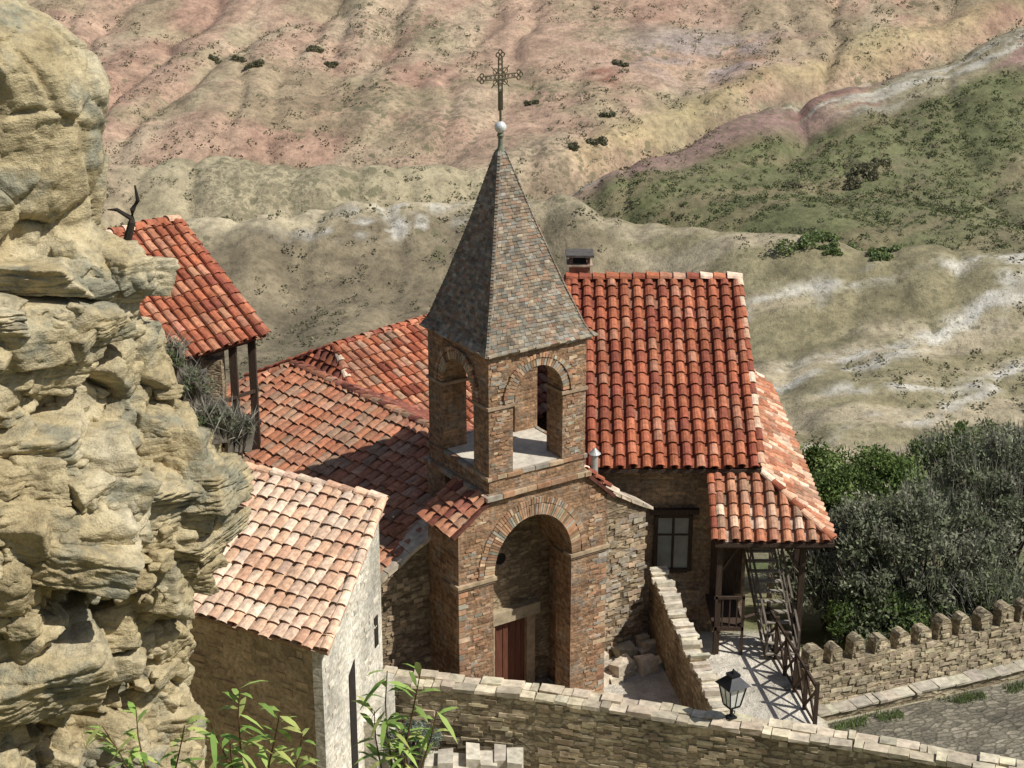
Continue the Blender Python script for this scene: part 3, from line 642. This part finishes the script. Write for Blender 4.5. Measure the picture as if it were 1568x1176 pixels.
mb=MB(); mb.prism([(1.1+.15*math.cos(2*math.pi*k/16),2.5+.15*math.sin(2*math.pi*k/16)) for k in range(16)],fr,1.285,1.299); mb.build('round_window',M_dark,Ch)
Nv=empty('chapel_nave'); dn=V((-.64,.77,0)); pl=V((-.77,-.64,0)); R0=V((-.15,36.38,4.6)); R1=R0+dn*9.0
def onL(p): d=(V((p[0],p[1],0))-V((R0.x,R0.y,0))).dot(pl); return V((p[0],p[1],4.6-.49*d))
E0=onL((-2.98,34.05)); L2=onL((-8.8,40.4)); L1=onL((-9.0,R1.y-.2))
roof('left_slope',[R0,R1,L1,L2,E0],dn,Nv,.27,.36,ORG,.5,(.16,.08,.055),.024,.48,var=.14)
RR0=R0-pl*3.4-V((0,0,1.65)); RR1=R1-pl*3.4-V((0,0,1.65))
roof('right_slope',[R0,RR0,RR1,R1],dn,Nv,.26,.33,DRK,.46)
caps('ridge_tiles',R0,R1,Nv,.15,.33,DRK+ORG); caps('end_tiles',L1,R1,Nv,.13,.33,ORG)
mb=MB(); ol=[E0,L2,L1,R1,RR1,RR0,R0]
ol=[p-V((0,0,.15)) for p in ol]
for i in range(len(ol)):
    a=ol[i];b=ol[(i+1)%len(ol)]; mb.poly([a,b,V((b.x,b.y,-4)),V((a.x,a.y,-4))])
mb.build('walls',M_chapel,Nv)
An=empty('chapel_annex'); c0=V((-4.75,43.3,5.1)); c1_=V((.5,48.7,5.1)); dd=V((.72,-.69,0)); al=(c1_-c0).normalized()
Fq=c0+dd*4-V((0,0,2))-al*1.9; Kq=c0-dd*2.5-V((0,0,1.25))-al*1.2
roof('front_slope',[c0,c1_,c1_+dd*4-V((0,0,2)),Fq],al,An,.27,.34,RED+ORG,.46)
roof('back_slope',[c0,c1_,c1_-dd*2.5-V((0,0,1.25)),Kq],al,An,.27,.34,RED,.46)
roof('hip_end',[c0,Fq,Kq+V((0,0,-.75))-dd*1.5],dd,An,.27,.34,RED+DRK,.46)
caps('ridge_tiles',c0,c1_,An,.15,.33,RED+ORG); caps('verge_tiles',Fq,c0,An,.13,.33,RED+PAL)
mb=MB(); o4=[Fq-V((0,0,.15)),Kq-V((0,0,.9)),c1_-dd*2.4-V((0,0,1.35)),c1_-V((0,0,.12)),c1_+dd*3.8-V((0,0,2.0))]
for i in range(5):
    a=o4[i];b=o4[(i+1)%5]; mb.poly([a,b,V((b.x,b.y,-6)),V((a.x,a.y,-6))])
mb.build('walls',M_house,An)

# ------------------------------------------------------------------ right house
Hs=empty('red_roofed_stone_house',(0,0,0))
roof('front_slope',[(1.5,39,3.4),(6.2,39,3.4),(6.1,44,6.8),(1.5,44,6.8)],(1,0,0),Hs,.335,.36,RED,.37,(.09,.035,.025),.010,.85)
roof('back_slope',[(1.5,49,3.4),(6.2,49,3.4),(6.1,44,6.8),(1.5,44,6.8)],(1,0,0),Hs,.335,.36,RED,.37)
roof('porch_front_roof',[(4.95,39.05,3.22),(6.2,39.05,3.22),(7.8,37.55,2.05),(4.95,37.55,2.05)],(1,0,0),Hs,.31,.34,PAL[:3]+ORG,.37,(.10,.04,.03),.010,.85)
roof('porch_side_roof',[(6.2,39.05,3.22),(6.2,48.8,3.22),(7.8,48.8,2.05),(7.8,37.55,2.05)],(0,1,0),Hs,.31,.34,ORG+PAL[:3],.4,(.16,.07,.05),.012,.8)
caps('ridge_tiles',(1.45,44,6.83),(6.15,44,6.83),Hs,.17,.36,RED+PAL); caps('verge_tiles',(6.2,39,3.45),(6.1,44,6.85),Hs,.12,.36,RED+PAL); caps('verge_tiles_left',(1.5,39,3.45),(1.5,44,6.85),Hs,.12,.36,RED)
caps('hip_tiles',(7.8,37.55,2.09),(6.25,39.0,3.26),Hs,.12,.33,RED+PAL); caps('porch_verge',(4.95,37.55,2.07),(4.95,39.0,3.24),Hs,.11,.33,RED)
mb=MB(); mb.prism([(39.45,-8),(48.6,-8),(48.6,3.45),(44,6.6),(39.45,3.5)],lambda p,d:V((d,p[0],p[1])),1.65,6.0); mb.build('walls',M_house,Hs)
mb=MB()
mb.box(1.5,6.2,38.93,38.98,3.27,3.37); mb.box(4.95,7.82,37.47,37.52,1.93,2.03); mb.box(7.82,7.86,37.5,48.8,1.93,2.03)
for x in np.arange(1.7,6.1,.5): mb.obox((x,39.0,3.22),(.08,0,0),(0,.5,.34),(0,0,.1))
for x,y in ((5.1,37.7),(7.15,37.8),(7.6,41),(7.6,45)): mb.box(x-.07,x+.07,y-.07,y+.07,-1.6 if y<38 else -5,2.0 if x<7 or y<38 else 2.1)
mb.box(5.0,7.6,37.66,37.76,1.8,1.92)
mb.obox((7.08,37.72,1.2),(.07,0,0),(0,.07,0),(-.45,0,.65)); mb.obox((5.13,37.68,1.2),(.07,0,0),(0,.07,0),(.4,0,.65))
mb.box(5.0,5.75,37.6,39.4,-.42,-.32)
for x in (5.2,5.38,5.56): mb.box(x,x+.035,37.62,37.66,-.32,.45)
for x in (5.03,5.7): mb.box(x,x+.06,37.6,37.68,-1.1,.55)
mb.box(5.0,5.76,37.6,37.66,.45,.52)
wx0,wx1,wz0,wz1=3.72,4.5,.42,1.85
mb.box(wx0-.1,wx0,39.36,39.448,wz0-.07,wz1+.07); mb.box(wx1,wx1+.1,39.36,39.448,wz0-.07,wz1+.07); mb.box(wx0,wx1,39.36,39.448,wz1,wz1+.1); mb.box(wx0,wx1,39.34,39.448,wz0-.1,wz0)
mb.box((wx0+wx1)/2-.03,(wx0+wx1)/2+.03,39.38,39.43,wz0,wz1); mb.box(wx0,wx1,39.385,39.428,1.35,1.39)
mb.box(3.5,4.75,39.3,39.448,1.97,2.1)
mb.box(5.1,5.9,39.38,39.448,-.3,1.8)
mb.build('timber_work',M_wood,Hs)
mb=MB(); mb.box(wx0,wx1,39.41,39.44,wz0,wz1); mb.build('window_panes',M_pane,Hs)
mb=MB(); ms=MB()
for i in range(11):
    f=i/10; x=5.95+.35*f; y=39.3-1.9*f; z=.95-1.9*f; mb.box(x,x+.75,y-.09,y+.06,z,z+.035)
mb.build('stair_treads',M_wwood,Hs)
for s_ in (0,.78): ms.obox((5.92+s_,39.4,.85),(.04,0,0),(.38,-2.05,-2.05),(0,0,.14)); ms.obox((5.92+s_,39.4,1.70),(.05,0,0),(.38,-2.05,-2.05),(0,0,.06)); ms.obox((5.92+s_,39.4,1.3),(.03,0,0),(.38,-2.05,-2.05),(0,0,.04))
for i in range(5):
    f=i/4
    for s_ in (0,.78): ms.box(5.92+s_+.38*f,5.96+s_+.38*f,39.38-2.03*f,39.42-2.03*f,.9-2.0*f,1.75-2.05*f)
ms.build('stair_strings_and_rails',plain('rail_wood',(.15,.125,.10),.85),Hs)
mb=MB(); mb.box(1.55,2.1,44.0,44.5,6.2,7.15,(.3,.14,.09)); mb.box(1.48,2.17,43.93,44.57,7.15,7.2,(.4,.3,.22))
for a in (1.55,2.02): 
    for b in (44.0,44.42): mb.box(a,a+.08,b,b+.08,7.2,7.42,(.2,.12,.09))
mb.box(1.45,2.2,43.9,44.6,7.42,7.48,(.1,.09,.08)); mb.box(1.65,2.0,44.1,44.4,7.2,7.41,(.03,.03,.03)); mb.build('chimney',M_attr,Hs)
Fl=empty('flue_pipe',(2.0,38.0,2.4)); mb=MB(); mb.tube([(0,0,0),(0,0,1.75)],.085,14); lathe(mb,[(.15,1.78),(.10,1.83),(.02,1.93)],0,0,14); mb.tube([(0,0,1.72),(0,0,1.8)],.05,8); mb.build('pipe',M_grey,Fl)

# ------------------------------------------------------------------ upper-left house
Ua=empty('balcony_house'); e0=V((-8.03,38,6.5)); e1=V((-6.1,40.1,6.5)); bk=V((-.736,.677,.7))*3.4; ed=(e1-e0).normalized(); e00=e0-ed*1.2
roof('front_slope',[e00,e1,e1+bk,e00+bk],ed,Ua,.29,.36,RED+ORG[:3],.42,(.12,.04,.03),.012,.8)
b2=V((-.736,.677,-.7))*2.5
roof('back_slope',[e1+bk,e00+bk,e00+bk+b2,e1+bk+b2],ed,Ua,.29,.36,RED,.42)
caps('ridge_tiles',e00+bk,e1+bk,Ua,.16,.34,RED+PAL); caps('verge_tiles',e1,e1+bk,Ua,.13,.34,RED)
mb=MB(); bo=V((-.736,.677,0)); w0=e00+bo*1.3+ed*.4; w1=e1+bo*1.3-ed*.35
pts=[w0,w1,w1+bo*3.6,w0+bo*3.6]; tops=[7.3,7.3,8.0,8.0]
for i in range(4):
    a=pts[i];b=pts[(i+1)%4]; mb.poly([(a.x,a.y,-2),(b.x,b.y,-2),(b.x,b.y,tops[(i+1)%4]),(a.x,a.y,tops[i])])
pp=e0+ed*1.55+bo*.5; mb.box(pp.x-.22,pp.x+.22,pp.y-.2,pp.y+.2,0,6.1); mb.build('stone_walls',M_chapel,Ua)
mb=MB()
for k in (0,.9,2.0,2.6):
    p=e0+ed*k+bo*.3; mb.box(p.x-.09,p.x+.09,p.y-.09,p.y+.09,0,6.5)
mb.obox(e00+bo*.25-V((0,0,.18)),ed*3.9,bo*.14,V((0,0,.14))); mb.obox(e00+bo*.2+V((0,0,-2.4)),ed*3.9,bo*1.2,V((0,0,.14))); mb.obox(e00+bo*.2+V((0,0,-1.5)),ed*3.9,bo*.06,V((0,0,.08)))
mb.build('timber_balcony',M_wood,Ua)

# ------------------------------------------------------------------ left near house
Lh=empty('limewashed_stone_house'); BL=V((-6.3,30.5,3.73));BR=V((-3.57,29,3.73));TR=V((-2.65,32.5,5.4));TL=V((-5.7,34.15,5.4))
ee=(BR-BL).normalized(); BLx=BL-ee*1.2; TLx=TL-ee*1.2
roof('roof',[BLx,BR,TR,TLx],ee,Lh,.27,.36,PAL,.5,(.40,.26,.17),.024,.42,thick=.1,var=.09)
caps('verge_tiles',BR+V((-.05,0,.03)),TR+V((-.05,0,.03)),Lh,.11,.36,PAL); caps('ridge_tiles',TLx,TR,Lh,.13,.36,PAL)
ins=V((-.12,.12,0)); br=BR+ins; bl=BLx+V((.1,.15,0)); tr=TR+V((-.14,-.08,0)); tl_=TLx+V((0,-.1,0))
mb=MB(); mb.poly([(bl.x,bl.y,-3),(br.x,br.y,-3),(br.x,br.y,3.66),(bl.x,bl.y,3.66)]); mb.poly([(tl_.x,tl_.y,-3),(tr.x,tr.y,-3),(tr.x,tr.y,5.25),(tl_.x,tl_.y,5.25)]); mb.poly([(bl.x,bl.y,-3),(tl_.x,tl_.y,-3),(tl_.x,tl_.y,5.25),(bl.x,bl.y,3.66)]); mb.build('stone_walls',M_tan,Lh)
mb=MB(); wd=(tr-br); wd.z=0; wl=wd.length; wd.normalize(); wn=V((wd.y,-wd.x,0))
lw=lambda p,d: V((br.x,br.y,0))+wd*p[0]+wn*d+V((0,0,p[1]))
mb.prism([(0,-3),(wl,-3),(wl,5.28),(0,3.66)],lw,.0,-.2)
mb.prism([(wl*.62,-3),(wl*.98,-3),(wl*.98,1.4),(wl*.62,.9)],lw,.0,.28)
mb.build('limewashed_side_wall',M_white,Lh)
mb=MB(); mb.prism([(wl*.40,-1.1),(wl*.50,-1.1),(wl*.50,2.6),(wl*.40,2.4)],lw,.004,.02); mb.prism([(wl*.86,2.2),(wl*.92,2.2),(wl*.92,2.9),(wl*.86,2.9)],lw,.004,.02); mb.build('slit_shade_panels',M_dark,Lh)  # flat dark panels on the wall, painting the shade of slits
mb=MB(); fd=(br-bl); fl=fd.length; fd.normalize(); fnn=V((fd.y,-fd.x,0))
for i in range(150):
    u=R(0,fl-.35); z=R(-1,3.45); mb.rock(V((bl.x,bl.y,z))+fd*u-fnn*.02,fd*R(.12,.34),fnn*(.02+R(.006,.03)),V((0,0,R(.06,.15))),jc((.52,.41,.275),.2),.08)
for i in range(90):
    u=R(.05,wl-.4); z=R(-1,3.4+1.5*u/wl)
    if wl*.36<u<wl*.52 and z<2.7: continue
    mb.rock(lw((u,z),-.02),wd*R(.12,.3),wn*(.02+R(.004,.02)),V((0,0,R(.05,.13))),jc((.64,.58,.47),.12),.08)
mb.build('proud_stones',M_attr,Lh)

# ------------------------------------------------------------------ walls
def seg_wall(name,pts,th,mat,cap_col,zb,capth=.08,L=.45,capj=.03,face=0,rows=1):
    e=empty(name); mb=MB(); cb=MB()
    for (a,b) in zip(pts[:-1],pts[1:]):
        A=V(a);B=V(b); d=V((B.x-A.x,B.y-A.y,0)); l=d.length; d.normalize(); n=V((-d.y,d.x,0))
        f=lambda p,q:V((A.x,A.y,0))+d*p[0]+n*q+V((0,0,p[1]))
        mb.prism([(0,zb),(l,zb),(l,B.z),(0,A.z)],f,0,th)
        for r_ in range(rows):
            u=0; t0=-.05+(th+.10)*r_/rows; tw=(th+.10)/rows
            while u<l-.05:
                s_=min(R(.4,1.5)*L,l-u); z0=A.z+(B.z-A.z)*u/l; z1=A.z+(B.z-A.z)*(u+s_)/l; o=R(-capj,capj)
                p=f((u,z0-.03),t0+o); q=f((u+s_-.01,z1-.03),t0+o); cb.rock(p,q-p,n*(tw+R(-.02,.03)),V((0,0,capth*R(.6,1.5))),jc(cap_col,.28),.06); u+=s_
        for i in range(int(face*l)):
            u=R(0,l-.4); z=R(zb+.6,A.z+(B.z-A.z)*u/l-.16); cb.rock(f((u,z),-R(.012,.04)),d*R(.14,.42),n*.06,V((0,0,R(.05,.13))),jc((.38,.31,.205),.35),.07)
    mb.build('wall',mat,e); cb.build('coping',M_attr,e); return e
seg_wall('courtyard_stone_wall',[(-2.9,32.55,1.05),(.5,31.9,1.0),(3.7,31.0,.95),(7,30.1,.9),(13,28.3,.75)],.5,M_wall,(.50,.43,.31),-2.2,.09,.36,.03,45,2)
mb=MB()
for i in range(7): mb.rock((-1.9+.3*i,31.1+R(-.1,.1),-1.5),(R(.28,.42),0,0),(0,.6,0),(0,0,1.4+R(-.12,.12)),jc((.50,.45,.36),.15),.05)
mb.build('sunlit_patch_stones',M_attr)  # pale stones added to stand in for a sunlit patch below the wall
St=empty('stepped_parapet_wall'); mb=MB(); cb=MB(); A=V((3.45,38.4,0));B=V((4.5,32.6,0)); d=(B-A); n_=14; pn=V((-d.y,d.x,0)).normalized()
for i in range(n_):
    p=A+d*(i/n_); q=A+d*((i+1)/n_); z=.85-.85*i/n_+R(-.04,.04); mb.obox(p+V((0,0,-1.5)),q-p,pn*.38,V((0,0,z+1.5)))
    for k in range(3):
        pk=p+(q-p)*(k/3)
        cb.rock(pk-pn*R(-.02,.06)+V((0,0,z-.02)),(q-p)*.33,pn*(.42+R(-.05,.06)),V((0,0,R(.06,.2) if i%2 else R(.05,.1))),jc((.52,.46,.35),.25),.12)
mb.build('wall',M_chapel,St); cb.build('coping',M_attr,St)
Bt=empty('battlement_wall'); mb=MB(); rb=MB(); A=V((7.0,35.85,0)); B=V((14.5,38.95,0)); d=(B-A); l=d.length; d.normalize(); n=V((-d.y,d.x,0)); f=lambda p,q:A+d*p[0]+n*q+V((0,0,p[1]))
mb.prism([(0,-2.2),(l,-2.2),(l,-.55),(0,-.55)],f,0,.4)
u=.1
while u<l-.4:
    w_=R(.34,.46); h_=R(.40,.6); mb.prism([(u,-.55),(u+w_,-.55),(u+w_-.02,-.55+h_*.55)]+[(u+w_/2+w_/2*math.cos(a)+R(-.025,.025),-.55+h_*.55+h_*.45*math.sin(a)+R(-.025,.025)) for a in (.5,1.1,1.57,2.04,2.64)]+[(u+.02,-.55+h_*.55)],f,.02,.36)
    for k in range(5): rb.rock(f((u+R(.02,w_-.2),R(-.5,-.55+h_*.6)),-.01+R(-.02,.01)),d*R(.1,.18),n*.06,V((0,0,R(.05,.1))),jc((.40,.335,.225),.35),.12)
    u+=.62+R(-.03,.03)
for i in range(420):
    u=R(0,l-.3); rb.rock(f((u,R(-1.7,-.62)),-R(.012,.04)),d*R(.12,.32),n*.06,V((0,0,R(.05,.12))),jc((.38,.315,.215),.35),.09)
mb.build('wall',M_wall,Bt); rb.build('proud_stones',M_attr,Bt)
seg_wall('lane_kerb',[(6.9,35.05,-1.38),(14.5,38.0,-1.3)],.3,M_wall,(.44,.39,.30),-2,.06,.35)
mb=MB(); mb.poly([(7.3,35.1,-1.592),(14.4,37.9,-1.55),(20,37,-1.55),(20,29,-1.592),(7.3,30.2,-1.592)]); mb.build('stone_lane',M_cob)
# weeds along kerb and lane
n=9000; kx=rng.uniform(7.2,14,n); ky=35.0+(kx-7.2)*.39+rng.normal(0,.12,n)+np.where(rng.uniform(size=n)<.6,.55,-.25); cl=vn(kx*2.2,ky*2.2,33); sel=cl>.52; kx=kx[sel];ky=ky[sel];n=len(kx)
A=rv(n)*.03; A[:,2]=rng.uniform(.03,.09,n); B=rv(n)*.012
quads('kerb_weeds',np.stack([kx,ky,np.full(n,-1.53)],1),A,B,np.array(GR+DG)[rng.integers(0,6,n)],M_leaf)

# railing
Fe=empty('wooden_railing'); mb=MB(); A=V((6.45,38.2,-1.1));B=V((7.0,34.2,-1.1)); n_=5
for i in range(n_+1):
    p=A.lerp(B,i/n_); mb.box(p.x-.045,p.x+.045,p.y-.045,p.y+.045,-1.2,.08)
up=V((0,0,1))
for i in range(n_):
    p=A.lerp(B,i/n_);q=A.lerp(B,(i+1)/n_); mb.tube([p+up*.12,q+up*.98],.035,5); mb.tube([p+up*.98,q+up*.12],.035,5)
mb.tube([A+up*1.03,B+up*1.03],.05,6); mb.tube([A+up*.1,B+up*.1],.035,6)
mb.tube([(5.75,37.6,-.05),A+up*.95],.04,6); mb.build('timbers',M_wood,Fe)

# lantern
Ln=empty('wall_lantern',(4.6,31.1,1.03),.5); mb=MB()
mb.tube([(0,0,0),(0,0,.28)],.035,8); mb.box(-.09,.09,-.09,.09,0,.04); mb.box(-.13,.13,-.13,.13,.28,.32)
a0,a1,z0,z1=.13,.21,.32,.80
for sx in (-1,1):
    for sy in (-1,1): mb.tube([(sx*a0,sy*a0,z0),(sx*a1,sy*a1,z1)],.016,6)
for k in range(4):
    th=k*math.pi/2
    c,s_=math.cos(th),math.sin(th); r=lambda x,y,z:(x*c-y*s_,x*s_+y*c,z)
    mb.poly([r(-.27,-.27,.80),r(.27,-.27,.80),r(.09,-.09,1.0),r(-.09,-.09,1.0)]); mb.tube([r(0,-a0,z0),r(0,-a1,z1)],.009,5)
mb.box(-.24,.24,-.24,.24,.775,.80); mb.box(-.11,.11,-.11,.11,1.0,1.05); mb.tube([(0,0,1.05),(0,0,1.1),(0,0,1.16)],[.05,.035,.01],8)
mb.tube([(0,0,.15),(.12,.05,.1),(.16,.1,.0)],.012,5)
mb.build('frame',M_iron,Ln)
mb=MB(); q=lambda a,z:[(-a,-a,z),(a,-a,z),(a,a,z),(-a,a,z)]; lo=q(a0-.008,z0+.002); hi=q(a1-.012,z1-.03)
for k in range(4): mb.poly([lo[k],lo[(k+1)%4],hi[(k+1)%4],hi[k]])
mb.build('frosted_glass',plain('frosted_glass',(.68,.68,.64),.2),Ln)

# ------------------------------------------------------------------ foreground leafy plants
def leafplant(name,base,tips):
    e=empty(name,base); b=V(base); mb=MB()
    for tp in tips:
        tp=V(tp)-b; st=V((R(-.05,.05),R(-.05,.05),0)); pts=[]
        for k in range(9):
            f=k/8; p=st.lerp(tp,f); p.z+= .18*math.sin(f*math.pi); p.x+=.04*math.sin(f*6+tp.x*9); pts.append(p)
        mb.tube(pts,[.012-.009*k/8 for k in range(9)],5,(.22,.12,.06))
        for k in range(26):
            f=.45+.55*k/25; i=min(7,int(f*8)); p=pts[i].lerp(pts[i+1],f*8-i); d=V((R(-1,1),R(-.8,.8),R(-.35,.6))).normalized(); L=R(.12,.21); wv=d.cross(V((R(-.3,.3),R(-.3,.3),1))).normalized()*R(.012,.02)
            col=jc(random.choice([(.30,.44,.10),(.36,.48,.13),(.20,.32,.07),(.42,.46,.14)]),.2); drop=V((0,0,-L*.35))
            A0=p; A1=p+d*L*.35+drop*.05; A2=p+d*L*.7+drop*.4; A3=p+d*L+drop
            mb.poly([A0,A1+wv,A1-wv],col); mb.poly([A1+wv,A2+wv*.8,A2-wv*.8,A1-wv],col); mb.poly([A2+wv*.8,A3,A2-wv*.8],col)
    mb.build('stems_and_leaves',M_leaf,e)
leafplant('leafy_plant',(-1.45,8.3,hz(-1.4,8.3)),[(-1.62,8.1,14.9),(-1.45,8.0,15.15),(-1.3,8.1,14.95),(-1.2,8.2,14.75),(-1.52,8.1,14.75)])
leafplant('leafy_plant',(-.65,8.3,hz(-.6,8.3)),[(-.66,8.1,15.2),(-.52,8.0,15.25),(-.45,8.1,14.95),(-.72,8.1,14.95),(-.6,8.1,14.8)])
leafplant('leafy_plant',(-2.0,8.4,hz(-2,8.4)),[(-2.05,8.2,14.9),(-1.85,8.2,14.8),(-2.25,8.2,14.8)])
tree('yard_shrub',(-2.2,31.3,-.5),(-2.2,31.4,.25),(.6,.4,.45),[(.20,.24,.18),(.26,.29,.23)],24,160,.2,.04,.012,0)
